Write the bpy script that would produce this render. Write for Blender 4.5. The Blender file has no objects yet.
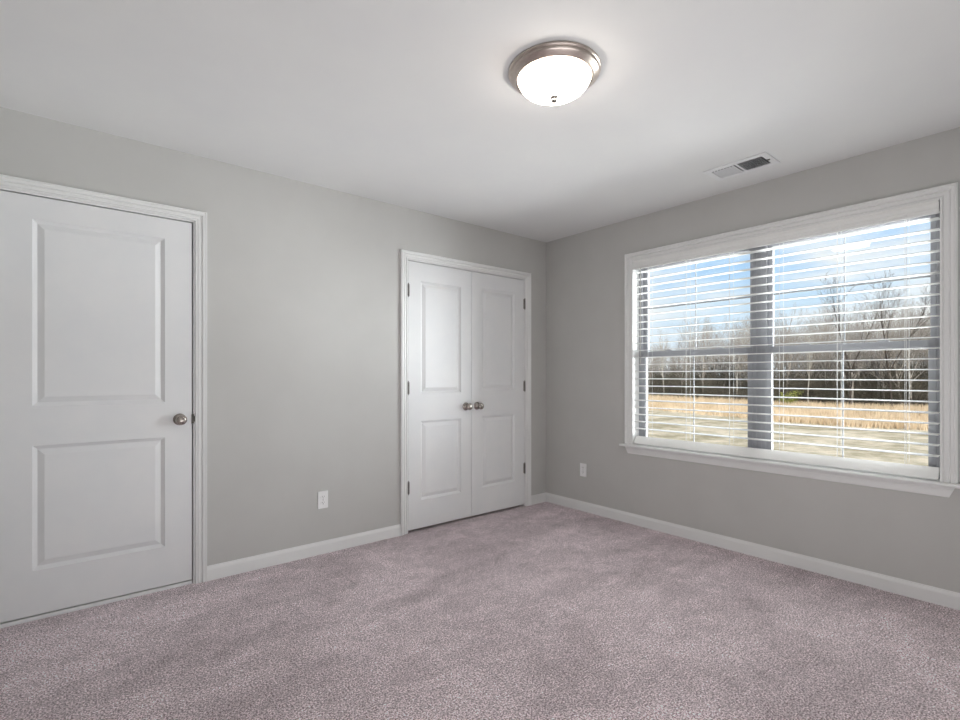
import bpy, bmesh, math, random
from mathutils import Vector, Matrix
C = bpy.context.scene.collection
SC = bpy.context.scene
PI = math.pi

# ------------------------------------------------------------------ camera
F_PX, HOR, YAW = 497.72, 375.91, 0.87972
CAM = Vector((-3.4734, -3.2206, 1.1818))
cd = bpy.data.cameras.new('camera'); cam = bpy.data.objects.new('camera', cd); C.objects.link(cam)
cam.location = CAM; cam.rotation_euler = (PI/2, 0, YAW - PI/2)
cd.sensor_width = 36; cd.lens = 36*F_PX/960; cd.shift_y = (HOR-360)/960
cd.clip_start = 0.05; cd.clip_end = 1500
SC.camera = cam

# ------------------------------------------------------------------ exposure
SC.view_settings.view_transform = 'Standard'; SC.view_settings.look = 'None'
SC.view_settings.gamma = 1; SC.view_settings.use_curve_mapping = False
SC.view_settings.exposure = 0.08

# ------------------------------------------------------------------ sky
W = bpy.data.worlds.new('sky'); SC.world = W; W.use_nodes = True
nt = W.node_tree; nt.nodes.clear()
def N(t, kind, **kw):
    n = t.nodes.new(kind)
    for k, v in kw.items(): setattr(n, k, v)
    return n
tc = N(nt, 'ShaderNodeTexCoord'); sep = N(nt, 'ShaderNodeSeparateXYZ'); nt.links.new(tc.outputs['Generated'], sep.inputs[0])
grad = N(nt, 'ShaderNodeValToRGB'); nt.links.new(sep.outputs['Z'], grad.inputs[0])
e = grad.color_ramp.elements
e[0].position = 0.0; e[0].color = (0.86, 0.92, 1.0, 1)
e[1].position = 0.45; e[1].color = (0.2, 0.45, 0.92, 1)
m_ = grad.color_ramp.elements.new(0.12); m_.color = (0.66, 0.83, 1.0, 1)
m_ = grad.color_ramp.elements.new(0.24); m_.color = (0.34, 0.63, 1.0, 1)
mp = N(nt, 'ShaderNodeMapping'); mp.inputs['Scale'].default_value = (2.2, 2.2, 9.0); mp.inputs['Location'].default_value = (0.7, 0.2, 0.35)
nt.links.new(tc.outputs['Generated'], mp.inputs[0])
nz = N(nt, 'ShaderNodeTexNoise'); nz.inputs['Scale'].default_value = 1.6; nz.inputs['Detail'].default_value = 7; nz.inputs['Roughness'].default_value = 0.58
nt.links.new(mp.outputs[0], nz.inputs[0])
cr = N(nt, 'ShaderNodeValToRGB'); cr.color_ramp.elements[0].position = 0.37; cr.color_ramp.elements[1].position = 0.60
nt.links.new(nz.outputs[0], cr.inputs[0])
mx = N(nt, 'ShaderNodeMixRGB'); mx.inputs[2].default_value = (0.97, 0.98, 1.0, 1)
nt.links.new(cr.outputs[0], mx.inputs[0]); nt.links.new(grad.outputs[0], mx.inputs[1])
bg = N(nt, 'ShaderNodeBackground'); bg.inputs['Strength'].default_value = 0.95
nt.links.new(mx.outputs[0], bg.inputs[0])
wo = N(nt, 'ShaderNodeOutputWorld'); nt.links.new(bg.outputs[0], wo.inputs[0])

# ------------------------------------------------------------------ sun
sd = bpy.data.lights.new('sun', 'SUN'); sd.energy = 3.6; sd.angle = math.radians(0.8); sd.color = (1.0, 0.93, 0.82)
so = bpy.data.objects.new('sun', sd); C.objects.link(so)
so.rotation_euler = Vector((0.75, 0.55, -0.62)).to_track_quat('-Z', 'Y').to_euler(); so.location = (-10, -10, 20)

# ------------------------------------------------------------------ large area lights
def area(name, loc, direction, sx, sy, power, col=(1, 1, 1)):
    d = bpy.data.lights.new(name, 'AREA'); d.shape = 'RECTANGLE'; d.size = sx; d.size_y = sy; d.energy = power; d.color = col
    o = bpy.data.objects.new(name, d); C.objects.link(o); o.location = loc
    o.rotation_euler = Vector(direction).to_track_quat('-Z', 'Y').to_euler()
    return o
# added soft fill in the unseen half: one aimed up, one across
area('fill_up', (-2.3, -3.1, 0.30), (0.30, 0.50, 1), 2.2, 0.8, 18, (0.98, 0.985, 1.0))
area('fill_near', (-2.9, -3.66, 1.35), (0.12, 1, 0.0), 1.6, 1.4, 5, (0.99, 0.99, 1.0))
area('fill_outside_low', (5.5, -4.3, -1.3), (-5.5, 2.4, 2.7), 5.0, 1.8, 1500, (0.97, 0.98, 1.0))  # added panel outside the window, sends extra light up to the ceiling
# unseen panel added beyond the window, in place of stronger sky light
area('fill_window', (3.6, -6.4, 0.9), (-3.6, 4.5, 0.3), 5.0, 5.0, 1750, (0.93, 0.965, 1.0))
area('fill_slats', (1.6, -1.85, 2.75), (-1, 0, -0.55), 2.8, 1.3, 60, (0.93, 0.97, 1.0))  # added panel above the window head, brightens slats and reveal

# ------------------------------------------------------------------ materials
def mat(name, col, rough=0.5, metal=0.0, spec=0.5, emis=None, estr=0):
    m = bpy.data.materials.new(name); m.use_nodes = True
    b = m.node_tree.nodes['Principled BSDF']
    b.inputs['Base Color'].default_value = (*col, 1); b.inputs['Roughness'].default_value = rough
    b.inputs['Metallic'].default_value = metal; b.inputs['Specular IOR Level'].default_value = spec
    if emis: b.inputs['Emission Color'].default_value = (*emis, 1); b.inputs['Emission Strength'].default_value = estr
    return m
def s2l(r, g, b):
    f = lambda c: (c/255/12.92) if c/255 <= 0.04045 else ((c/255+0.055)/1.055)**2.4
    return (f(r), f(g), f(b))
def noisy(m, c1, c2, scale, detail=4, lo=0.35, hi=0.65, bump=0.0, bscale=None, bdist=0.002, coord='Object', stretch=(1, 1, 1), rough=0.6):
    t = m.node_tree; b = t.nodes['Principled BSDF']
    tcn = N(t, 'ShaderNodeTexCoord'); mpn = N(t, 'ShaderNodeMapping'); mpn.inputs['Scale'].default_value = stretch
    t.links.new(tcn.outputs[coord], mpn.inputs[0])
    n = N(t, 'ShaderNodeTexNoise'); n.inputs['Scale'].default_value = scale; n.inputs['Detail'].default_value = detail
    n.inputs['Roughness'].default_value = rough
    t.links.new(mpn.outputs[0], n.inputs[0])
    r = N(t, 'ShaderNodeValToRGB'); r.color_ramp.elements[0].position = lo; r.color_ramp.elements[1].position = hi
    r.color_ramp.elements[0].color = (*c1, 1); r.color_ramp.elements[1].color = (*c2, 1)
    t.links.new(n.outputs[0], r.inputs[0]); t.links.new(r.outputs[0], b.inputs['Base Color'])
    if bump:
        n2 = N(t, 'ShaderNodeTexNoise'); n2.inputs['Scale'].default_value = bscale or scale; n2.inputs['Detail'].default_value = 3
        t.links.new(mpn.outputs[0], n2.inputs[0])
        bp = N(t, 'ShaderNodeBump'); bp.inputs['Strength'].default_value = bump; bp.inputs['Distance'].default_value = bdist
        t.links.new(n2.outputs[0], bp.inputs['Height']); t.links.new(bp.outputs[0], b.inputs['Normal'])
    return m
M = {}
M['wall'] = noisy(mat('greige_wall_paint', (0.5, 0.5, 0.48), 0.55, spec=0.3), s2l(195, 194, 191), s2l(198, 197, 194), 3, bump=0.12, bscale=220, bdist=0.001)
M['ceiling'] = noisy(mat('ceiling_paint', (0.8, 0.8, 0.8), 0.8, spec=0.2), s2l(228, 228, 228), s2l(231, 231, 230), 2, bump=0.1, bscale=180, bdist=0.001)
M['trim'] = noisy(mat('white_trim_paint', (0.8, 0.8, 0.8), 0.32, spec=0.45), s2l(233, 233, 232), s2l(236, 236, 235), 4)
M['door'] = noisy(mat('white_door_paint', (0.8, 0.8, 0.8), 0.38, spec=0.4), s2l(230, 231, 232), s2l(234, 234, 234), 4, bump=0.05, bscale=300, bdist=0.0005)
M['vinyl'] = noisy(mat('shade_greyed_vinyl', (0.8, 0.8, 0.8), 0.35), s2l(152, 153, 158), s2l(158, 159, 164), 4)  # white vinyl greyed in its base colour to carry the backlit shade
M['slat'] = noisy(mat('white_slat', (0.85, 0.85, 0.84), 0.35), s2l(240, 240, 238), s2l(243, 243, 241), 5)
M['cord'] = noisy(mat('white_cord', (0.8, 0.8, 0.8), 0.7), s2l(215, 215, 215), s2l(230, 230, 228), 200)
M['wand'] = noisy(mat('grey_plastic_wand', (0.6, 0.6, 0.6), 0.2), s2l(190, 188, 184), s2l(200, 198, 194), 60)
M['nickel'] = noisy(mat('satin_nickel', (0.6, 0.57, 0.53), 0.22, 1.0), s2l(160, 153, 147), s2l(176, 168, 161), 40)
M['brushed'] = noisy(mat('brushed_nickel', (0.6, 0.57, 0.53), 0.3, 1.0), s2l(188, 176, 168), s2l(205, 194, 186), 60, stretch=(1, 1, 12))
M['hinge'] = noisy(mat('hinge_metal', (0.3, 0.3, 0.29), 0.35, 1.0), s2l(120, 118, 114), s2l(140, 137, 132), 60)
M['latch'] = noisy(mat('dark_latch_metal', (0.1, 0.1, 0.1), 0.3, 1.0), s2l(62, 60, 58), s2l(76, 74, 70), 60)
M['dark'] = noisy(mat('painted_gap_shade', (0.02, 0.02, 0.02), 0.9), s2l(22, 22, 22), s2l(30, 29, 28), 8)  # near-black puts the shade behind the closed doors into the wall colour
M['plate'] = noisy(mat('white_plastic', (0.85, 0.85, 0.85), 0.3), s2l(240, 240, 240), s2l(243, 243, 242), 20)
M['slot'] = noisy(mat('outlet_slot', (0.05, 0.05, 0.05), 0.6), s2l(50, 50, 52), s2l(60, 60, 62), 30)
M['vent'] = noisy(mat('vent_enamel', (0.8, 0.8, 0.8), 0.4), s2l(228, 228, 230), s2l(233, 233, 234), 10)
M['duct'] = noisy(mat('duct_interior', (0.1, 0.1, 0.1), 0.7), s2l(60, 62, 66), s2l(75, 77, 80), 10)
# carpet: twisted pile speckle, with broad nap patches
def carpet():
    m = mat('mauve_grey_carpet', (0.3, 0.26, 0.26), 0.95, spec=0.08); t = m.node_tree; b = t.nodes['Principled BSDF']
    tcn = N(t, 'ShaderNodeTexCoord')
    def noise(sc, det, ro=0.6, dist=0.0, stretch=None):
        n = N(t, 'ShaderNodeTexNoise'); n.inputs['Scale'].default_value = sc; n.inputs['Detail'].default_value = det; n.inputs['Roughness'].default_value = ro
        n.inputs['Distortion'].default_value = dist
        if stretch:
            q = N(t, 'ShaderNodeMapping'); q.inputs['Scale'].default_value = stretch[:3]; q.inputs['Rotation'].default_value = (0, 0, stretch[3])
            t.links.new(tcn.outputs['Object'], q.inputs[0]); t.links.new(q.outputs[0], n.inputs[0])
        else: t.links.new(tcn.outputs['Object'], n.inputs[0])
        return n
    def ramp(src, a, bb, ca, cb):
        r = N(t, 'ShaderNodeValToRGB'); r.color_ramp.elements[0].position = a; r.color_ramp.elements[1].position = bb
        r.color_ramp.elements[0].color = (*ca, 1); r.color_ramp.elements[1].color = (*cb, 1); t.links.new(src, r.inputs[0]); return r
    fine = noise(150, 3, 0.8); r1 = ramp(fine.outputs[0], 0.43, 0.57, s2l(*CARP_LO), s2l(*CARP_HI))
    mid = noise(9, 4, 0.65, 0.4); r2 = ramp(mid.outputs[0], 0.30, 0.70, (0.80, 0.79, 0.79), (1.12, 1.12, 1.12))
    broad = noise(1.1, 3, 0.55, 0.6, (1.0, 2.2, 1.0, 0.5)); r3 = ramp(broad.outputs[0], 0.36, 0.62, (1.02, 1.00, 1.00), (1.38, 1.37, 1.37))
    a = N(t, 'ShaderNodeMixRGB', blend_type='MULTIPLY'); a.inputs[0].default_value = 1; t.links.new(r1.outputs[0], a.inputs[1]); t.links.new(r2.outputs[0], a.inputs[2])
    c = N(t, 'ShaderNodeMixRGB', blend_type='MULTIPLY'); c.inputs[0].default_value = 1; t.links.new(a.outputs[0], c.inputs[1]); t.links.new(r3.outputs[0], c.inputs[2])
    tuft = noise(48, 2, 0.7); r4 = ramp(tuft.outputs[0], 0.36, 0.64, (0.86, 0.855, 0.86), (1.16, 1.16, 1.16))
    c2 = N(t, 'ShaderNodeMixRGB', blend_type='MULTIPLY'); c2.inputs[0].default_value = 1; t.links.new(c.outputs[0], c2.inputs[1]); t.links.new(r4.outputs[0], c2.inputs[2])
    t.links.new(c2.outputs[0], b.inputs['Base Color'])
    ad = N(t, 'ShaderNodeMath', operation='ADD'); sc_ = N(t, 'ShaderNodeMath', operation='MULTIPLY'); sc_.inputs[1].default_value = 1.3
    t.links.new(mid.outputs[0], sc_.inputs[0]); t.links.new(fine.outputs[0], ad.inputs[0]); t.links.new(sc_.outputs[0], ad.inputs[1])
    bp = N(t, 'ShaderNodeBump'); bp.inputs['Strength'].default_value = 0.9; bp.inputs['Distance'].default_value = 0.008
    t.links.new(ad.outputs[0], bp.inputs['Height']); t.links.new(bp.outputs[0], b.inputs['Normal'])
    b.inputs['Sheen Weight'].default_value = 0.15; b.inputs['Sheen Roughness'].default_value = 0.6
    return m
CARP_LO, CARP_HI = (132, 113, 118), (255, 243, 247)
M['carpet'] = carpet()
# clear glass: mostly transparent with a fresnel reflection
def glass():
    m = bpy.data.materials.new('clear_window_glass'); m.use_nodes = True; t = m.node_tree; t.nodes.clear()
    o = N(t, 'ShaderNodeOutputMaterial'); tr = N(t, 'ShaderNodeBsdfTransparent'); tr.inputs[0].default_value = (0.97, 0.985, 0.98, 1)
    g = N(t, 'ShaderNodeBsdfGlossy'); g.inputs['Roughness'].default_value = 0.0
    f = N(t, 'ShaderNodeFresnel'); f.inputs[0].default_value = 1.3
    x = N(t, 'ShaderNodeMixShader'); t.links.new(f.outputs[0], x.inputs[0]); t.links.new(tr.outputs[0], x.inputs[1]); t.links.new(g.outputs[0], x.inputs[2])
    t.links.new(x.outputs[0], o.inputs[0]); return m
M['glass'] = glass()
M['dome'] = mat('lit_frosted_glass', (0.95, 0.93, 0.9), 0.25, emis=(1.0, 0.89, 0.79), estr=17)
M['field'] = noisy(mat('dry_field', (0.5, 0.42, 0.3), 0.95, spec=0.05), s2l(164, 152, 124), s2l(224, 208, 182), 0.5, 10, 0.40, 0.60, stretch=(1, 1, 1), rough=0.72)
M['woodfloor'] = noisy(mat('leaf_litter', (0.2, 0.16, 0.12), 0.95, spec=0.05), s2l(92, 80, 62), s2l(134, 116, 92), 0.6, 6)
M['bark'] = noisy(mat('grey_bark', (0.2, 0.18, 0.16), 0.9, spec=0.1), s2l(138, 131, 124), s2l(188, 180, 171), 3, 4, stretch=(1, 1, .3))
M['darkbark'] = noisy(mat('dark_bark', (0.1, 0.09, 0.08), 0.9, spec=0.1), s2l(60, 54, 50), s2l(92, 84, 78), 3, 4, stretch=(1, 1, .3))
M['palebark'] = noisy(mat('pale_bark', (0.6, 0.58, 0.54), 0.85, spec=0.1), s2l(170, 164, 154), s2l(208, 202, 192), 3, 4, stretch=(1, 1, .3))
M['brush'] = noisy(mat('brush_twigs', (0.12, 0.1, 0.08), 0.95, spec=0.05), s2l(72, 68, 60), s2l(122, 115, 102), 1.2, 4)
M['greenleaf'] = noisy(mat('yellow_green_leaves', (0.3, 0.35, 0.08), 0.8, spec=0.1), s2l(120, 124, 62), s2l(164, 166, 92), 2, 4)
M['darkleaf'] = noisy(mat('dark_evergreen_leaves', (0.08, 0.1, 0.05), 0.8, spec=0.1), s2l(66, 70, 48), s2l(104, 108, 78), 1.5, 4)
M['drygrass'] = noisy(mat('dry_tall_grass', (0.6, 0.45, 0.3), 0.9, spec=0.05), s2l(196, 172, 140), s2l(240, 220, 192), 0.5, 5)
M['siding'] = noisy(mat('outer_wall_siding', (0.5, 0.5, 0.5), 0.8), s2l(180, 178, 172), s2l(190, 188, 182), 4)

# ------------------------------------------------------------------ mesh helpers
def box(bm, x0, x1, y0, y1, z0, z1):
    vs = [bm.verts.new((x, y, z)) for x in (x0, x1) for y in (y0, y1) for z in (z0, z1)]
    for f in ((0, 1, 3, 2), (4, 6, 7, 5), (0, 4, 5, 1), (2, 3, 7, 6), (0, 2, 6, 4), (1, 5, 7, 3)):
        bm.faces.new([vs[i] for i in f])
    return vs
def B(*boxes):
    bm = bmesh.new()
    for b in boxes: box(bm, *b)
    return bm
def obj(name, bm, m, parent=None, smooth=False, bevel=0, loc=None):
    bmesh.ops.recalc_face_normals(bm, faces=bm.faces)
    me = bpy.data.meshes.new(name); bm.to_mesh(me); bm.free()
    if smooth:
        for p in me.polygons: p.use_smooth = True
    for mm in (m if isinstance(m, (list, tuple)) else [m]): me.materials.append(mm)
    o = bpy.data.objects.new(name, me); C.objects.link(o)
    if parent: o.parent = parent
    if loc: o.location = loc
    if bevel:
        bv = o.modifiers.new('bevel', 'BEVEL'); bv.width = bevel; bv.segments = 2; bv.limit_method = 'ANGLE'; bv.angle_limit = math.radians(40)
    return o
def struct(name, bm, m, **kw):
    o = obj(name, bm, m, **kw); o['kind'] = 'structure'; return o
def tag(o, label, cat, group=None, kind=None):
    o['label'] = label; o['category'] = cat
    if group: o['group'] = group
    if kind: o['kind'] = kind
    return o
def empty(name, loc, label=None, cat=None, group=None, kind=None, rz=0):
    o = bpy.data.objects.new(name, None); C.objects.link(o); o.location = loc; o.rotation_euler = (0, 0, rz); o.empty_display_size = 0.05
    if label: tag(o, label, cat, group)
    if kind: o['kind'] = kind
    return o
def lathe(bm, prof, seg=48, axis='Z', origin=(0, 0, 0)):
    rings = []
    for r, h in prof:
        ring = []
        for k in range(seg if r > 1e-6 else 1):
            a = 2*PI*k/seg; p = (r*math.cos(a), r*math.sin(a), h)
            if axis == 'Y': p = (p[0], p[2], p[1])
            ring.append(bm.verts.new(Vector(p)+Vector(origin)))
        rings.append(ring)
    for a, b in zip(rings, rings[1:]):
        for k in range(seg):
            if len(a) == 1 and len(b) == 1: break
            if len(a) == 1: bm.faces.new((a[0], b[k], b[(k+1) % seg]))
            elif len(b) == 1: bm.faces.new((a[k], b[0], a[(k+1) % seg]))
            else: bm.faces.new((a[k], b[k], b[(k+1) % seg], a[(k+1) % seg]))
def tube(bm, pts, radii, n=4, cap=False):
    rings = []
    for i, p in enumerate(pts):
        d = (pts[min(i+1, len(pts)-1)] - pts[max(i-1, 0)]).normalized()
        u = d.orthogonal().normalized(); v = d.cross(u)
        rings.append([bm.verts.new(p + (u*math.cos(2*PI*k/n) + v*math.sin(2*PI*k/n))*radii[i]) for k in range(n)])
    for a, b in zip(rings, rings[1:]):
        for k in range(n): bm.faces.new((a[k], a[(k+1) % n], b[(k+1) % n], b[k]))
    if cap: bm.faces.new(rings[0][::-1]); bm.faces.new(rings[-1])
def frame_loop(bm, prof, a0, a1, b0, b1, mapf, closed=True):
    """mitred moulding round a rectangle: prof = [(offset outward from the rectangle, height from the wall)]"""
    def pt(a, b, h): return bm.verts.new(mapf(a, b, h))
    if closed: corners = [(a0, b0, -1, -1), (a1, b0, 1, -1), (a1, b1, 1, 1), (a0, b1, -1, 1)]
    else: corners = [(a0, b0, -1, 0), (a0, b1, -1, 1), (a1, b1, 1, 1), (a1, b0, 1, 0)]
    rows = [[pt(a+sa*o, b+sb*o, h) for o, h in prof] for a, b, sa, sb in corners]
    n = len(rows); m = len(prof)
    for i in range(n if closed else n-1):
        r, s = rows[i], rows[(i+1) % n]
        for j in range(m): bm.faces.new((r[j], r[(j+1) % m], s[(j+1) % m], s[j]))
    if not closed: bm.faces.new(rows[0]); bm.faces.new(rows[-1][::-1])

# ------------------------------------------------------------------ the room shell
XW, YS, H, TH = -3.92, -3.72, 2.44, 0.14
# door openings in the left wall (jamb outer faces)
D1 = (-3.762, -2.912, 2.070); D2 = (-1.524, -0.270, 2.068)
WY0, WY1, WZ0, WZ1 = -2.757, -0.936, 0.615, 2.096          # window opening
struct('floor', B((XW-TH, TH+0.75, YS-TH, TH+0.75, -0.2, 0)), M['carpet'])
struct('ceiling', B((XW-TH, TH, YS-TH, TH+0.75, H, H+0.25)), M['ceiling'])
struct('wall_left', B((XW, D1[0], 0, TH, 0, H), (D1[0], D1[1], 0, TH, D1[2], H), (D1[1], D2[0], 0, TH, 0, H),
                      (D2[0], D2[1], 0, TH, D2[2], H), (D2[1], 0, 0, TH, 0, H)), M['wall'])
struct('wall_right', B((0, TH, WY1, TH, 0, H), (0, TH, YS, WY0, 0, H), (0, TH, WY0, WY1, 0, WZ0), (0, TH, WY0, WY1, WZ1, H)), M['wall'])
struct('wall_near', B((XW, TH, YS-TH, YS, 0, H)), M['wall'])
struct('wall_side', B((XW-TH, XW, YS-TH, TH, 0, H)), M['wall'])
struct('wall_closet', B((-1.9, -1.84, TH, 0.80, 0, H), (0.08, 0.14, TH, 0.80, 0, H), (-1.9, 0.14, 0.80, 0.86, 0, H)), M['dark'])
struct('wall_hall', B((XW-TH, XW-TH+0.06, TH, 0.80, 0, H), (-2.5, -2.44, TH, 0.80, 0, H), (XW-TH, -2.44, 0.80, 0.86, 0, H)), M['dark'])

# baseboards (profile swept along the wall)
BH = 0.0835
def base_prof(): return [(0, 0), (0.013, 0), (0.013, 0.062), (0.011, 0.069), (0.006, 0.078), (0.005, BH), (0, BH)]
def baseboard(name, p0, p1, nrm):
    bm = bmesh.new(); rows = []
    for p in (p0, p1): rows.append([bm.verts.new((p[0]+nrm[0]*d, p[1]+nrm[1]*d, z)) for d, z in base_prof()])
    n = len(rows[0])
    for j in range(n): bm.faces.new((rows[0][j], rows[0][(j+1) % n], rows[1][(j+1) % n], rows[1][j]))
    bm.faces.new(rows[0]); bm.faces.new(rows[1][::-1])
    return struct(name, bm, M['trim'])
baseboard('baseboard_left', (-2.859, 0), (-1.563, 0), (0, -1))
baseboard('baseboard_corner', (-0.211, 0), (-0.013, 0), (0, -1))
baseboard('baseboard_right', (0, 0), (0, YS), (-1, 0))
baseboard('baseboard_near', (XW, YS), (-0.013, YS), (0, 1))
baseboard('baseboard_side', (XW, YS+0.013), (XW, 0), (1, 0))

# door casings and jambs
CP = [(0, 0), (0, 0.008), (0.003, 0.011), (0.008, 0.011), (0.011, 0.006), (0.015, 0.011), (0.027, 0.012), (0.032, 0.007), (0.037, 0.016), (0.046, 0.018), (0.050, 0.015), (0.054, 0.019), (0.058, 0.018), (0.058, 0)]
my = lambda a, b, h: (a, -h, b)
def door_trim(name, a0, a1, top):
    bm = bmesh.new()
    frame_loop(bm, CP, a0+0.005, a1-0.005, 0.0, top-0.008, my, closed=False)
    j = 0.014
    box(bm, a0-0.003, a0+j, 0.0, TH, 0, top); box(bm, a1-j, a1+0.003, 0.0, TH, 0, top); box(bm, a0+j, a1-j, 0.0, TH, top-j, top+0.003)
    # stops
    box(bm, a0+j, a0+j+0.010, 0.045, 0.075, 0, top-j); box(bm, a1-j-0.010, a1-j, 0.045, 0.075, 0, top-j); box(bm, a0+j, a1-j, 0.045, 0.075, top-j-0.010, top-j)
    return struct(name, bm, M['trim'])
door_trim('trim_1', *D1)
door_trim('trim_2', *D2)

# panel doors with moulded panels
RINGS = [(0, 0), (0.003, 0.004), (0.016, 0.0130), (0.019, 0.0130), (0.044, 0.0025), (0.047, 0.0022)]
def panel_door(name, x0, x1, z0, z1, px0, px1, panels, yf):
    bm = bmesh.new(); T = 0.035
    xs = [x0, px0, px1, x1]; zs = [z0] + [v for p in panels for v in p] + [z1]
    g = {}
    def v(x, z, y=0.0):
        k = (round(x, 5), round(z, 5), round(y, 5))
        if k not in g: g[k] = bm.verts.new((x, yf+y, z))
        return g[k]
    for i in range(3):
        for j in range(len(zs)-1):
            if i == 1 and j % 2 == 1: continue
            bm.faces.new((v(xs[i], zs[j]), v(xs[i+1], zs[j]), v(xs[i+1], zs[j+1]), v(xs[i], zs[j+1])))
    for a, b in panels:
        prev = None
        for o, d in RINGS:
            ring = [v(px0+o, a+o, d), v(px1-o, a+o, d), v(px1-o, b-o, d), v(px0+o, b-o, d)]
            if prev:
                for k in range(4): bm.faces.new((prev[k], prev[(k+1) % 4], ring[(k+1) % 4], ring[k]))
            prev = ring
        bm.faces.new(prev)
    # back and edges
    bk = {}
    def w(x, z): 
        k = (round(x, 5), round(z, 5))
        if k not in bk: bk[k] = bm.verts.new((x, yf+T, z))
        return bk[k]
    bm.faces.new((w(x0, z0), w(x1, z0), w(x1, z1), w(x0, z1)))
    per = [(x, z0) for x in xs] + [(x1, z) for z in zs[1:]] + [(x, z1) for x in xs[::-1][1:]] + [(x0, z) for z in zs[::-1][1:-1]]
    cor = {(x0, z0), (x1, z0), (x1, z1), (x0, z1)}
    sides = [(x0, z0, x1, z0), (x1, z0, x1, z1), (x1, z1, x0, z1), (x0, z1, x0, z0)]
    for a, b, c, d in sides:
        pts = [q for q in per if (abs((q[0]-a)*(d-b)-(q[1]-b)*(c-a)) < 1e-9)]
        pts.sort(key=lambda q: (q[0]-a)*(c-a)+(q[1]-b)*(d-b))
        bm.faces.new([v(*q) for q in pts] + [w(c, d), w(a, b)])
    return struct(name, bm, M['door'])
door1 = panel_door('door_1', -3.745, -2.932, 0.026, 2.050, -3.607, -3.063, [(0.240, 0.843), (1.036, 1.940)], 0.004)
YF = 0.002
door2 = panel_door('door_2', -1.507, -0.8995, 0.020, 2.048, -1.395, -1.008, [(0.232, 0.836), (1.046, 1.906)], YF)
door3 = panel_door('door_3', -0.8965, -0.287, 0.020, 2.048, -0.786, -0.404, [(0.240, 0.842), (1.058, 1.920)], YF)
# threshold strip under the entry door
struct('trim_3', B((-3.747, -2.930, 0.0, 0.045, 0.0, 0.019)), M['trim'], bevel=0.003)

def knob(parent, x, z, yf, name='door_knob', round_ball=False):
    bm = bmesh.new()
    rose = [(0, 0), (0.0325, 0), (0.0325, -0.004), (0.030, -0.008), (0.022, -0.011), (0.0125, -0.013)]
    neck = [(0.011, -0.022), (0.0105, -0.030), (0.0135, -0.036), (0.0215, -0.040), (0.0262, -0.046), (0.0280, -0.053), (0.0270, -0.060), (0.0225, -0.066), (0.0140, -0.0695), (0.0, -0.0705)]
    lathe(bm, rose+neck, 40, 'Y')
    bmesh.ops.rotate(bm, verts=bm.verts, cent=(0, 0, 0), matrix=Matrix.Identity(3))
    o = obj(name, bm, M['nickel'], parent, smooth=True, loc=(x, yf, z)); return o
knob(door1, -2.992, 0.938, 0.004)
knob(door2, -0.960, 0.932, YF)
knob(door3, -0.842, 0.932, YF)
def hinge(parent, x, z):
    bm = bmesh.new()
    for k in range(5):
        z0 = -0.044 + k*0.0178
        lathe(bm, [(0, z0), (0.0058, z0), (0.0058, z0+0.0168), (0, z0+0.0168)], 12)
    lathe(bm, [(0, 0.045), (0.004, 0.046), (0.0045, 0.050), (0, 0.053)], 12)
    lathe(bm, [(0, -0.053), (0.0045, -0.050), (0.004, -0.046), (0, -0.045)], 12)
    box(bm, -0.012, 0.012, 0.004, 0.006, -0.044, 0.044)
    return obj('hinge', bm, M['hinge'], parent, loc=(x, -0.004, z))
for z in (1.827, 1.091, 0.341): hinge(door2, -1.5085, z)
for z in (1.834, 1.090, 0.346): hinge(door3, -0.2855, z)
# latch bolt on the entry door edge
obj('latch_plate', B((-2.9335, -2.9225, -0.0035, 0.020, 0.912, 0.964), (-2.9225, -2.9180, -0.0035, 0.000, 0.922, 0.954)), M['latch'], door1)

# ------------------------------------------------------------------ the window
mxw = lambda a, b, h: (-h, a, b)
STZ = 0.636
WP = [(0, 0), (0, 0.008), (0.004, 0.011), (0.010, 0.011), (0.013, 0.006), (0.018, 0.011), (0.032, 0.012), (0.038, 0.007), (0.044, 0.016), (0.055, 0.018), (0.059, 0.015), (0.064, 0.019), (0.068, 0.018), (0.068, 0)]
bm = bmesh.new(); frame_loop(bm, WP, WY0+0.003, WY1-0.003, STZ, WZ1-0.004, mxw, closed=False)
struct('trim_4', bm, M['trim'])                                 # window casing
bm = B((0, 0.08, WY1-0.004, WY1+0.002, STZ, WZ1), (0, 0.08, WY0-0.002, WY0+0.004, STZ, WZ1), (0, 0.08, WY0+0.004, WY1-0.004, WZ1-0.004, WZ1+0.002))
struct('trim_5', bm, M['trim'])                                 # jamb lining
# stool with rounded nose and apron with mitred returns
bm = bmesh.new()
yl, yr = WY1+0.098, WY0-0.098
pr = [(-0.038, STZ), (-0.043, STZ-0.004), (-0.045, STZ-0.010), (-0.043, STZ-0.016), (-0.038, STZ-0.020), (0.0, STZ-0.020), (0.0, STZ)]
rows = [[bm.verts.new((x, y, z)) for x, z in pr] for y in (yl, yr)]
for j in range(len(pr)): bm.faces.new((rows[0][j], rows[0][(j+1) % len(pr)], rows[1][(j+1) % len(pr)], rows[1][j]))
bm.faces.new(rows[0]); bm.faces.new(rows[1][::-1])
box(bm, 0.0, 0.08, WY0+0.001, WY1-0.001, STZ-0.020, STZ)
struct('trim_6', bm, M['trim'])
bm = bmesh.new()
ap = [(0.0, STZ-0.0205), (0.017, STZ-0.0205), (0.015, STZ-0.030), (0.012, STZ-0.034), (0.0135, STZ-0.042), (0.010, STZ-0.068), (0.007, STZ-0.076), (0.0, STZ-0.076)]
ya, yb = -0.872, -2.812
rows = []
for y, s in ((ya, -1), (yb, 1)):
    rows.append([bm.verts.new((-d, y + s*((STZ-0.0205-z)*0.42), z)) for d, z in ap])
for j in range(len(ap)): bm.faces.new((rows[0][j], rows[0][(j+1) % len(ap)], rows[1][(j+1) % len(ap)], rows[1][j]))
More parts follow.
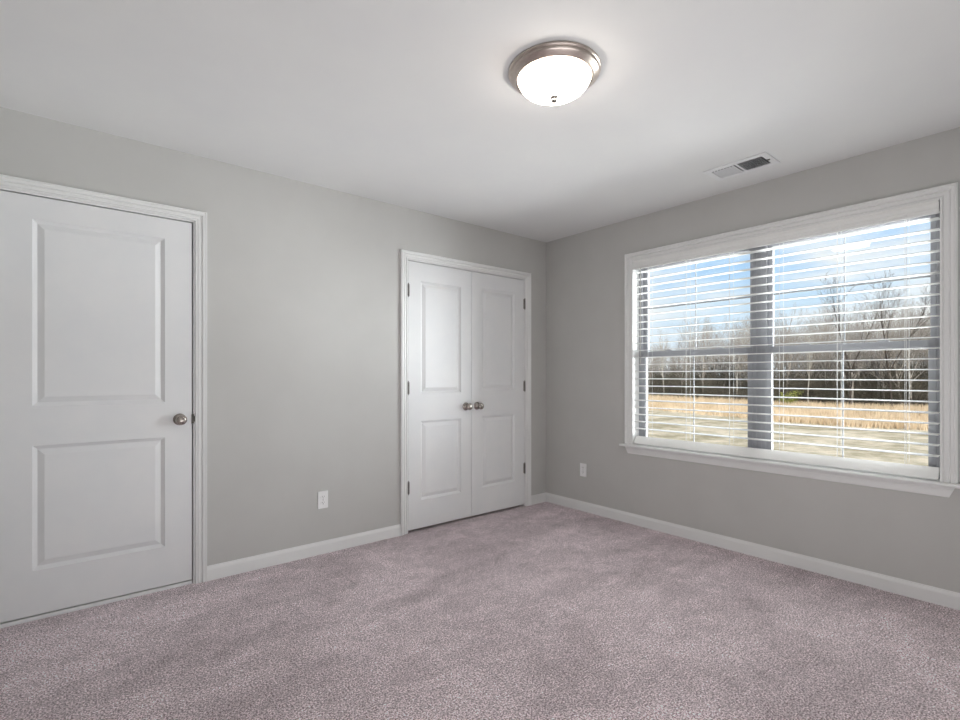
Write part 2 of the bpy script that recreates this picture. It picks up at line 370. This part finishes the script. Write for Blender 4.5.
bm.faces.new(rows[0]); bm.faces.new(rows[1][::-1])
struct('trim_7', bm, M['trim'])

# two single-hung vinyl windows mulled together
def ring_x(bm, x0, x1, ya_, yb_, za, zb, w, wb=None, wt=None):
    wb = w if wb is None else wb; wt = w if wt is None else wt
    box(bm, x0, x1, ya_, ya_+w, za, zb); box(bm, x0, x1, yb_-w, yb_, za, zb)
    box(bm, x0, x1, ya_+w, yb_-w, za, za+wb); box(bm, x0, x1, ya_+w, yb_-w, zb-wt, zb)
def make_window(name, y0, y1):
    r = empty(name, (0.1, (y0+y1)/2, STZ), kind='structure')
    def part(n, bm, m, p, **k):
        o = obj(n, bm, m, p, **k)
        inv = Vector((0.1, (y0+y1)/2, STZ)) if p is r else Vector((0, 0, 0))
        o.location = -inv; return o
    bm = bmesh.new()
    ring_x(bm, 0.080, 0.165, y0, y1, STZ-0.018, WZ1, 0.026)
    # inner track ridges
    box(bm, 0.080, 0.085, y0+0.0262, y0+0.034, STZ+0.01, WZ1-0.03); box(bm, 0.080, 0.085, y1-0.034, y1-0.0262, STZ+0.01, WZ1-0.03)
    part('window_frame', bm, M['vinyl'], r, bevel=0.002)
    zm = 1.352
    a, b = y0+0.027, y1-0.027
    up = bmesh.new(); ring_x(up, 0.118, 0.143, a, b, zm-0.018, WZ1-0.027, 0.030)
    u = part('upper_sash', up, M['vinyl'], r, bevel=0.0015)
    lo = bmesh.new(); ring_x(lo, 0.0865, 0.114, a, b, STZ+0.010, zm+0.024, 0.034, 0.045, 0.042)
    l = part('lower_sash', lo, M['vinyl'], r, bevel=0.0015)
    part('pane', B((0.131, 0.134, a+0.030, b-0.030, zm+0.012, WZ1-0.057)), M['glass'], u)
    part('pane', B((0.101, 0.104, a+0.034, b-0.034, STZ+0.055, zm-0.018)), M['glass'], l)
    ym = (a+b)/2
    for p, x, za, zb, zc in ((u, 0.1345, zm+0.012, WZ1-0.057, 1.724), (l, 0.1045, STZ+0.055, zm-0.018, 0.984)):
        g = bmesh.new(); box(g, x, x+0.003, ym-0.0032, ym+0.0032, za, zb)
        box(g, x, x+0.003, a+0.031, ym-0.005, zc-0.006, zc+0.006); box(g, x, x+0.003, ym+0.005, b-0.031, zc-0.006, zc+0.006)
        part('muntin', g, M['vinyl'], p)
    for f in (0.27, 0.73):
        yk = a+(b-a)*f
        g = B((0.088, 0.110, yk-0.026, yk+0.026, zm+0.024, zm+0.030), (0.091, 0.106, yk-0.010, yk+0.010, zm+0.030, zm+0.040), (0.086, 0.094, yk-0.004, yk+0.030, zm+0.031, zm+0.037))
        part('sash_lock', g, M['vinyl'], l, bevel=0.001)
    return r
YM = (WY0+WY1)/2
make_window('window_1', YM+0.014, WY1-0.001)
make_window('window_2', WY0+0.001, YM-0.014)
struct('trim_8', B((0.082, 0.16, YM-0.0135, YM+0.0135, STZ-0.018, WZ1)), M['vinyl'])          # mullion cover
# outer sill filling the gap below the units
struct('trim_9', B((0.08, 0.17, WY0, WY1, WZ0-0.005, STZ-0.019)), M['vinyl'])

# ------------------------------------------------------------------ ceiling light
LX, LY = -1.930, -1.835
t = empty('ceiling_light', (LX, LY, H), 'round flush ceiling light with lit frosted glass bowl and brushed nickel ring', 'ceiling light')
bm = bmesh.new()
lathe(bm, [(0.0, 0), (0.180, 0), (0.187, -0.003), (0.189, -0.008), (0.186, -0.012), (0.181, -0.0125), (0.180, -0.015), (0.1835, -0.017), (0.1835, -0.021),
           (0.177, -0.026), (0.169, -0.031), (0.161, -0.036), (0.157, -0.0385), (0.152, -0.0385), (0.149, -0.037), (0.148, -0.032), (0.0, -0.030)], 96)
obj('metal_ring', bm, M['brushed'], t, smooth=True)
bm = bmesh.new()
pr = [(0.1478*math.cos(a), -0.033-0.077*math.sin(a)) for a in [PI/2*k/14 for k in range(15)]]; pr[-1] = (0, pr[-1][1])
lathe(bm, pr, 96)
obj('glass_bowl', bm, M['dome'], t, smooth=True)
bm = bmesh.new(); lathe(bm, [(0, -0.107), (0.016, -0.1085), (0.017, -0.112), (0.012, -0.115), (0.009, -0.118), (0.012, -0.122), (0.010, -0.129), (0, -0.132)], 24)
obj('finial', bm, M['hinge'], t, smooth=True)

# ------------------------------------------------------------------ ceiling vent
VX0, VX1, VY0, VY1 = -0.462, -0.248, -2.092, -1.732
vx, vy = (VX0+VX1)/2, (VY0+VY1)/2
t = empty('air_vent', (vx, vy, H), 'white rectangular ceiling air register near the window wall, half its louvres dark', 'air vent')
hx, hy = (VX1-VX0)/2, (VY1-VY0)/2
bm = bmesh.new()
gx, gy = hx-0.038, hy-0.036
# face plate with two openings
box(bm, -hx, -gx, -hy, hy, -0.006, 0); box(bm, gx, hx, -hy, hy, -0.006, 0)
box(bm, -gx, gx, -hy, -gy, -0.006, 0); box(bm, -gx, gx, gy, hy, -0.006, 0); box(bm, -gx, gx, -0.006, 0.006, -0.006, 0)
obj('face_plate', bm, M['vent'], t, bevel=0.0015)
obj('duct_opening', B((-gx, gx, -gy, gy, -0.0015, -0.0003)), M['duct'], t)
def louvre(y, ang, xs):
    bm = bmesh.new(); L = 0.0058
    dy, dz = math.cos(ang)*L, math.sin(ang)*L
    vs = []
    for x in xs:
        for o in (-1, 1):
            vs.append([bm.verts.new((x, y+o*dy+s*0.0003*math.sin(ang), -0.0068+o*dz+s*0.0003*math.cos(ang))) for s in (-1, 1)])
    a, b, c, d = vs
    for q in ((a[0], a[1], b[1], b[0]), (c[0], d[0], d[1], c[1]), (a[0], b[0], d[0], c[0]), (a[1], c[1], d[1], b[1]), (a[0], c[0], c[1], a[1]), (b[0], b[1], d[1], d[0])): bm.faces.new(q)
    obj('louvre', bm, M['vent'], t)
for k in range(7): louvre(0.012+(gy-0.018)*(k+0.5)/7, math.radians(128), (-gx, gx))
for k in range(10): louvre(-0.012-(gy-0.018)*(k+0.5)/10, math.radians(68), (-gx, gx))
obj('damper_lever', B((-0.003, 0.003, -gy-0.018, -gy-0.004, -0.012, -0.005)), M['hinge'], t)

# ------------------------------------------------------------------ outlets
def outlet(loc, rz, label):
    t = empty('power_outlet', loc, label, 'power outlet', rz=rz)
    # local: face looks to -y
    bm = B((-0.035, 0.035, -0.006, 0.0, -0.0575, 0.0575))
    obj('cover_plate', bm, M['plate'], t, bevel=0.003)
    for s in (1, -1):
        bm = bmesh.new()
        lathe(bm, [(0, -0.0085), (0.0165, -0.0085), (0.0172, -0.007), (0.0172, -0.005)], 32, 'Y')
        bmesh.ops.scale(bm, vec=(1, 1, 0.82), verts=bm.verts)
        r = obj('receptacle', bm, M['plate'], t, loc=(0, 0, s*0.0195))
        obj('slot', B((-0.0075, -0.0055, -0.0090, -0.0080, -0.001, 0.008), (0.0055, 0.0075, -0.0090, -0.0080, 0.0, 0.007), (-0.002, 0.002, -0.0090, -0.0080, -0.009, -0.005)), M['slot'], r)
    bm = bmesh.new(); lathe(bm, [(0, -0.0075), (0.0028, -0.0072), (0.003, -0.005)], 16, 'Y'); obj('screw', bm, M['hinge'], t)
    return t
outlet((-2.168, 0, 0.358), 0, 'white duplex outlet on the wall between the entry door and the closet')
outlet((0, -0.442, 0.359), -PI/2, 'white duplex outlet low on the window wall near the room corner')

# ------------------------------------------------------------------ window blind
t = empty('window_blind', (0.03, YM, WZ1-0.004), 'wide white faux-wood horizontal blind, open, across the double window', 'window blind')
def bpart(n, bm, m, **k):
    o = obj(n, bm, m, t, **k); o.location = -Vector((0.03, YM, WZ1-0.004)); return o
by0, by1 = WY0+0.008, WY1-0.008
bm = bmesh.new()
vp = [(-0.008, 2.0915), (-0.008, 2.084), (-0.004, 2.080), (-0.004, 2.058), (-0.0065, 2.056), (-0.0065, 2.052), (-0.003, 2.050), (-0.003, 2.040), (-0.007, 2.036), (-0.007, 2.027), (0.0, 2.024), (0.002, 2.024), (0.002, 2.0915)]
rows = [[bm.verts.new((x, y, z)) for x, z in vp] for y in (by0, by1)]
for j in range(len(vp)): bm.faces.new((rows[0][j], rows[0][(j+1) % len(vp)], rows[1][(j+1) % len(vp)], rows[1][j]))
bm.faces.new(rows[0]); bm.faces.new(rows[1][::-1])
bpart('valance', bm, M['slat'])
bpart('headrail', B((0.006, 0.058, by0+0.003, by1-0.003, 2.040, 2.0915)), M['slat'], bevel=0.002)
NS, ZT, ZB = 23, 2.004, 0.763
sx = 0.030
def slat_bm(z, tilt):
    bm = bmesh.new(); w = 0.0317; prof = []
    for k in range(7):
        s = -1+2*k/6; prof.append((s*w, 0.0022*(1-s*s)+0.0018))
    for k in range(7):
        s = 1-2*k/6; prof.append((s*w, 0.0022*(1-s*s)-0.0018))
    c, sn = math.cos(tilt), math.sin(tilt)
    rows = [[bm.verts.new((sx+x*c-zz*sn, y, z+x*sn+zz*c)) for x, zz in prof] for y in (by0+0.002, by1-0.002)]
    n = len(prof)
    for j in range(n): bm.faces.new((rows[0][j], rows[0][(j+1) % n], rows[1][(j+1) % n], rows[1][j]))
    bm.faces.new(rows[0]); bm.faces.new(rows[1][::-1]); return bm
s0 = bpart('slat', slat_bm(0, math.radians(1.5)), M['slat'])
base = s0.location.copy()
for k in range(NS):
    z = ZT+(ZB-ZT)*k/(NS-1)
    o = s0 if k == 0 else s0.copy()
    if k: C.objects.link(o); o.parent = t
    o.location = base+Vector((0, 0, z))
# bottom rail, tilted towards the room and resting on the stool
bm = bmesh.new(); w, h = 0.037, 0.0085; ang = math.radians(52)
pr = [(-w, -h*.5), (-w+0.003, -h), (w-0.003, -h), (w, -h*.5), (w, h*.5), (w-0.003, h), (-w+0.003, h), (-w, h*.5)]
c, sn = math.cos(ang), math.sin(ang)
zr = STZ+0.001+w*sn+h*0.9*c
rows = [[bm.verts.new((0.020+x*c-zz*sn, y, zr+x*sn+zz*c)) for x, zz in pr] for y in (by0+0.002, by1-0.002)]
for j in range(len(pr)): bm.faces.new((rows[0][j], rows[0][(j+1) % len(pr)], rows[1][(j+1) % len(pr)], rows[1][j]))
bm.faces.new(rows[0]); bm.faces.new(rows[1][::-1])
bpart('bottom_rail', bm, M['slat'])
for y in (-1.07, -1.38, -1.69, -2.00, -2.31, -2.62):
    bm = bmesh.new()
    for x in (sx-0.0335, sx+0.0335): tube(bm, [Vector((x, y, 2.045)), Vector((x, y, 1.4)), Vector((x, y, 0.715))], [0.0009]*3, 5)
    tube(bm, [Vector((sx, y+0.012, 2.045)), Vector((sx, y+0.012, 0.70))], [0.0010]*2, 5)
    for k in range(NS):
        z = ZT+(ZB-ZT)*k/(NS-1)-0.0022
        tube(bm, [Vector((sx-0.0335, y, z-0.001)), Vector((sx+0.0335, y, z))], [0.0006]*2, 4)
    bpart('ladder_cord', bm, M['cord'])
bm = bmesh.new()
tube(bm, [Vector((-0.012, -1.012, 2.030)), Vector((-0.013, -1.012, 1.7)), Vector((-0.013, -1.012, 1.27))], [0.0032, 0.0032, 0.0038], 8, True)
bpart('tilt_wand', bm, M['wand'])

# ------------------------------------------------------------------ outdoors
GZ = -2.90
FW = Vector((math.cos(YAW), math.sin(YAW), 0)); RT = Vector((math.sin(YAW), -math.cos(YAW), 0))
def at(u, d, z=GZ):                                             # a spot on the ground at bearing u (photo column) and depth d metres
    p = CAM + FW*d + RT*(d*(u-480)/F_PX); return Vector((p.x, p.y, z))
def edge_d(u):                                                  # distance of the woodland edge along each bearing
    pts = [(400, 150), (560, 112), (640, 93), (700, 80), (780, 67), (860, 60), (930, 57), (1060, 52), (1250, 48)]
    for (a, da), (b, db) in zip(pts, pts[1:]):
        if a <= u <= b: return da+(db-da)*(u-a)/(b-a)
    return pts[0][1] if u < 400 else pts[-1][1]
bm = bmesh.new()
v = [bm.verts.new(p) for p in ((0.3, -400, GZ), (400, -400, GZ), (400, 400, GZ), (0.3, 400, GZ))]
bm.faces.new(v)
gr = struct('ground', bm, M['field'])
bm = bmesh.new()
front = [bm.verts.new(at(u, edge_d(u)-1, GZ+0.03)) for u in range(440, 1241, 40)]
back = [bm.verts.new(at(u, edge_d(u)+70, GZ+0.03)) for u in range(440, 1241, 40)]
for i in range(len(front)-1): bm.faces.new((front[i], front[i+1], back[i+1], back[i]))
struct('ground_woodland', bm, M['woodfloor'])
# exterior of the storey below
struct('wall_outside', B((XW-TH, TH+0.0, YS-TH, TH+0.86, GZ, -0.201)), M['siding'])

def tree_bm(rng, H_, r0, spread=0.5, n1=15, n2=7, n3=5, fork=False, lean=0.0, start=0.22):
    bm = bmesh.new()
    def grow(p, d, L, r, lvl, seg):
        pts = [p.copy()]; rad = [r]; q = p.copy(); dd = d.copy()
        for i in range(seg):
            dd = (dd + Vector((rng.uniform(-1, 1), rng.uniform(-1, 1), rng.uniform(-0.4, 0.9)))*(0.10 if lvl == 0 else 0.22)).normalized()
            q = q + dd*(L/seg); pts.append(q.copy()); rad.append(max(r*(1-0.86*(i+1)/seg), 0.006))
        tube(bm, pts, rad, 7 if lvl == 0 else (4 if lvl == 1 else 3))
        if lvl >= 3: return
        nb = (n1, n2, n3)[lvl]
        for k in range(nb):
            f = (start+(0.97-start)*(k+rng.random())/nb) if lvl == 0 else (0.18+0.8*(k+rng.random())/nb)
            i = min(int(f*seg), seg-1); fr = f*seg-i
            b = pts[i].lerp(pts[i+1], fr); rr = rad[i]*(1-fr)+rad[i+1]*fr
            ax = (pts[i+1]-pts[i]).normalized()
            side = ax.orthogonal().normalized(); side.rotate(Matrix.Rotation(rng.uniform(0, 2*PI), 3, ax))
            ang = rng.uniform(0.5, 1.0)*(spread*1.7 if lvl == 0 else 0.85)
            nd = (ax*math.cos(ang)+side*math.sin(ang)+Vector((0, 0, 0.25))).normalized()
            LL = L*((0.46*(1.15-f)+0.10) if lvl == 0 else rng.uniform(0.34, 0.55))
            grow(b, nd, LL, max(rr*0.55, 0.008), lvl+1, (5, 4, 3)[min(lvl, 2)])
    if fork:
        grow(Vector((0, 0, -0.1)), Vector((lean, 0, 1)).normalized(), H_*0.45, r0, 0, 5)
        for s in (-1, 1): grow(Vector((lean*H_*0.28, 0, H_*0.30)), Vector((s*0.42, 0.1*s, 1)).normalized(), H_*0.68, r0*0.6, 0, 7)
    else: grow(Vector((0, 0, -0.1)), Vector((lean, 0, 1)).normalized(), H_, r0, 0, 9)
    return bm
def mesh_of(name, bm, m):
    me = bpy.data.meshes.new(name); bm.to_mesh(me); bm.free(); me.materials.append(m); return me
rng = random.Random(7)
tm = []
for i in range(6):
    tm.append(mesh_of('bare_tree', tree_bm(rng, 14, 0.15+0.03*(i % 3), 0.45+0.08*(i % 3)), M['bark']))
cnt = 0
for row, (off, num) in enumerate(((1.5, 56), (7, 60), (14, 66), (24, 70))):
    for k in range(num):
        u = 470+720*(k+rng.random()*0.9)/num
        d = edge_d(u)+off+rng.uniform(-1.5, 4)
        o = bpy.data.objects.new('bare_tree', tm[rng.randrange(6)]); C.objects.link(o)
        o.location = at(u, d); 
        s = rng.uniform(0.66, 0.95)*(0.80 if u < 690 else 1.0)*(1.0 if row else 0.9)
        o.scale = (s, s, s*rng.uniform(0.9, 1.1)); o.rotation_euler = (0, 0, rng.uniform(0, 2*PI))
        tag(o, 'bare grey-barked winter tree in the woodland across the field', 'tree', 'bare trees of the woodland'); cnt += 1
def single(name, u, d, bm, m, label, cat='tree', rz=0):
    o = bpy.data.objects.new(name, mesh_of(name, bm, m)); C.objects.link(o); o.location = at(u, d); o.rotation_euler = (0, 0, rz)
    return tag(o, label, cat)
face = YAW-PI/2
single('forked_tree', 851, 59.5, tree_bm(random.Random(3), 15.2, 0.15, 0.5, 9, 6, 5, fork=True, start=0.35), M['darkbark'], 'tall dark forked bare tree just right of the right window\'s centre bar', rz=face)
single('forked_tree', 893, 57.5, tree_bm(random.Random(11), 14.8, 0.14, 0.55, 9, 6, 5, fork=True, lean=-0.1, start=0.3), M['darkbark'], 'dark forked bare tree seen at the far right of the window', rz=face)
single('pale_tree', 664, 88, tree_bm(random.Random(5), 11, 0.14, 0.4, 9, 6, 4, start=0.3), M['palebark'], 'bare tree with a pale whitish trunk at the left end of the woodland edge')
single('pale_tree', 737, 75, tree_bm(random.Random(6), 10, 0.12, 0.4, 9, 6, 4, start=0.3), M['palebark'], 'bare pale-trunked tree just left of the centre window post')
single('pale_tree', 809, 64.5, tree_bm(random.Random(8), 9, 0.10, 0.4, 9, 6, 4, start=0.4), M['palebark'], 'slim pale-trunked bare tree behind the yellow-green shrub')
# understorey: twiggy bushes
def bush_bm(rng, w, h, n, leaf=0.0):
    bm = bmesh.new()
    for k in range(n):
        a = rng.uniform(0, 2*PI); r = w*math.sqrt(rng.random())*0.5
        p = Vector((r*math.cos(a), r*math.sin(a), 0)); d = Vector((rng.uniform(-.6, .6), rng.uniform(-.6, .6), 1)).normalized()
        L = h*rng.uniform(0.5, 1.0); q = p+d*L*0.5; e_ = q+(d+Vector((rng.uniform(-.5, .5), rng.uniform(-.5, .5), 0))).normalized()*L*0.5
        tube(bm, [p, q, e_], [0.030, 0.020, 0.008], 3)
        for j in range(5):
            s = p.lerp(e_, rng.uniform(.25, .95)); t_ = s+Vector((rng.uniform(-1, 1), rng.uniform(-1, 1), rng.uniform(-.1, 1)))*h*0.22
            tube(bm, [s, t_], [0.014, 0.006], 3)
            for l in range(int(leaf)):
                c0 = s.lerp(t_, rng.random())+Vector((rng.uniform(-1, 1), rng.uniform(-1, 1), rng.uniform(-1, 1)))*0.12
                u_ = Vector((rng.uniform(-1, 1), rng.uniform(-1, 1), rng.uniform(-1, 1))).normalized()*0.09; v_ = u_.orthogonal().normalized()*0.05
                w_ = u_.cross(v_).normalized()*0.012
                q_ = [bm.verts.new(c0+x) for x in (u_, v_+w_, -u_, -v_+w_)]; bm.faces.new(q_)
    return bm
bms = [mesh_of('twiggy_bush', bush_bm(rng, 4.5, 6.0, 130), M['brush']) for i in range(3)]
for k in range(120):
    u = 490+690*(k % 60+rng.random())/60
    o = bpy.data.objects.new('twiggy_bush', bms[k % 3]); C.objects.link(o); o.location = at(u, edge_d(u)+(1.0 if k < 60 else 6.5)+rng.uniform(-0.6, 2.5))
    s = rng.uniform(0.5, 1.2)*(0.9 if k < 60 else 1.3); o.scale = (s, s, s); o.rotation_euler = (0, 0, rng.uniform(0, 6.28))
    tag(o, 'tangled leafless bush under the trees at the woodland edge', 'bush', 'bushes under the woodland trees')
ev = [mesh_of('evergreen_shrub', bush_bm(rng, 3.4, 5.0, 90, 6), M['darkleaf']) for i in range(2)]
for k in range(12):
    u = 480+700*(k+rng.random())/12
    o = bpy.data.objects.new('evergreen_shrub', ev[k % 2]); C.objects.link(o); o.location = at(u, edge_d(u)+9+rng.uniform(-2, 7)); s = rng.uniform(0.8, 1.3); o.scale = (s, s, s)
    tag(o, 'dark green evergreen shrub among the trunks of the woodland', 'shrub', 'evergreen shrubs in the woodland')
single('leafy_shrub', 789, 63.5, bush_bm(random.Random(4), 0.8, 2.6, 22, 8), M['greenleaf'], 'small yellow-green leafy shrub at the woodland edge, right of the centre window post', 'shrub')
# tall dry grass in front of the trees
bm = bmesh.new()
for k in range(22000):
    u = rng.uniform(500, 1150); fr = rng.random()**1.3; d = edge_d(u)-0.5-fr*edge_d(u)*0.34
    p = at(u, d); h = rng.uniform(0.5, 1.1)*(1.0-0.25*fr)
    for j in range(2):
        a = rng.uniform(0, PI); s = Vector((math.cos(a), math.sin(a), 0))*0.045; n_ = Vector((-s.y, s.x, 0))*0.35
        q = p+Vector((rng.uniform(-.15, .15), rng.uniform(-.15, .15), 0)); tp = q+Vector((rng.uniform(-.2, .2), rng.uniform(-.2, .2), h))
        a_, b_, c_, e_ = (bm.verts.new(x) for x in (q-s, q+s, q+n_, tp))
        bm.faces.new((a_, b_, e_)); bm.faces.new((b_, c_, e_)); bm.faces.new((c_, a_, e_))
tag(obj('tall_grass', bm, M['drygrass']), 'band of tall dry tan grass between the mown field and the trees', 'grass', kind='stuff')
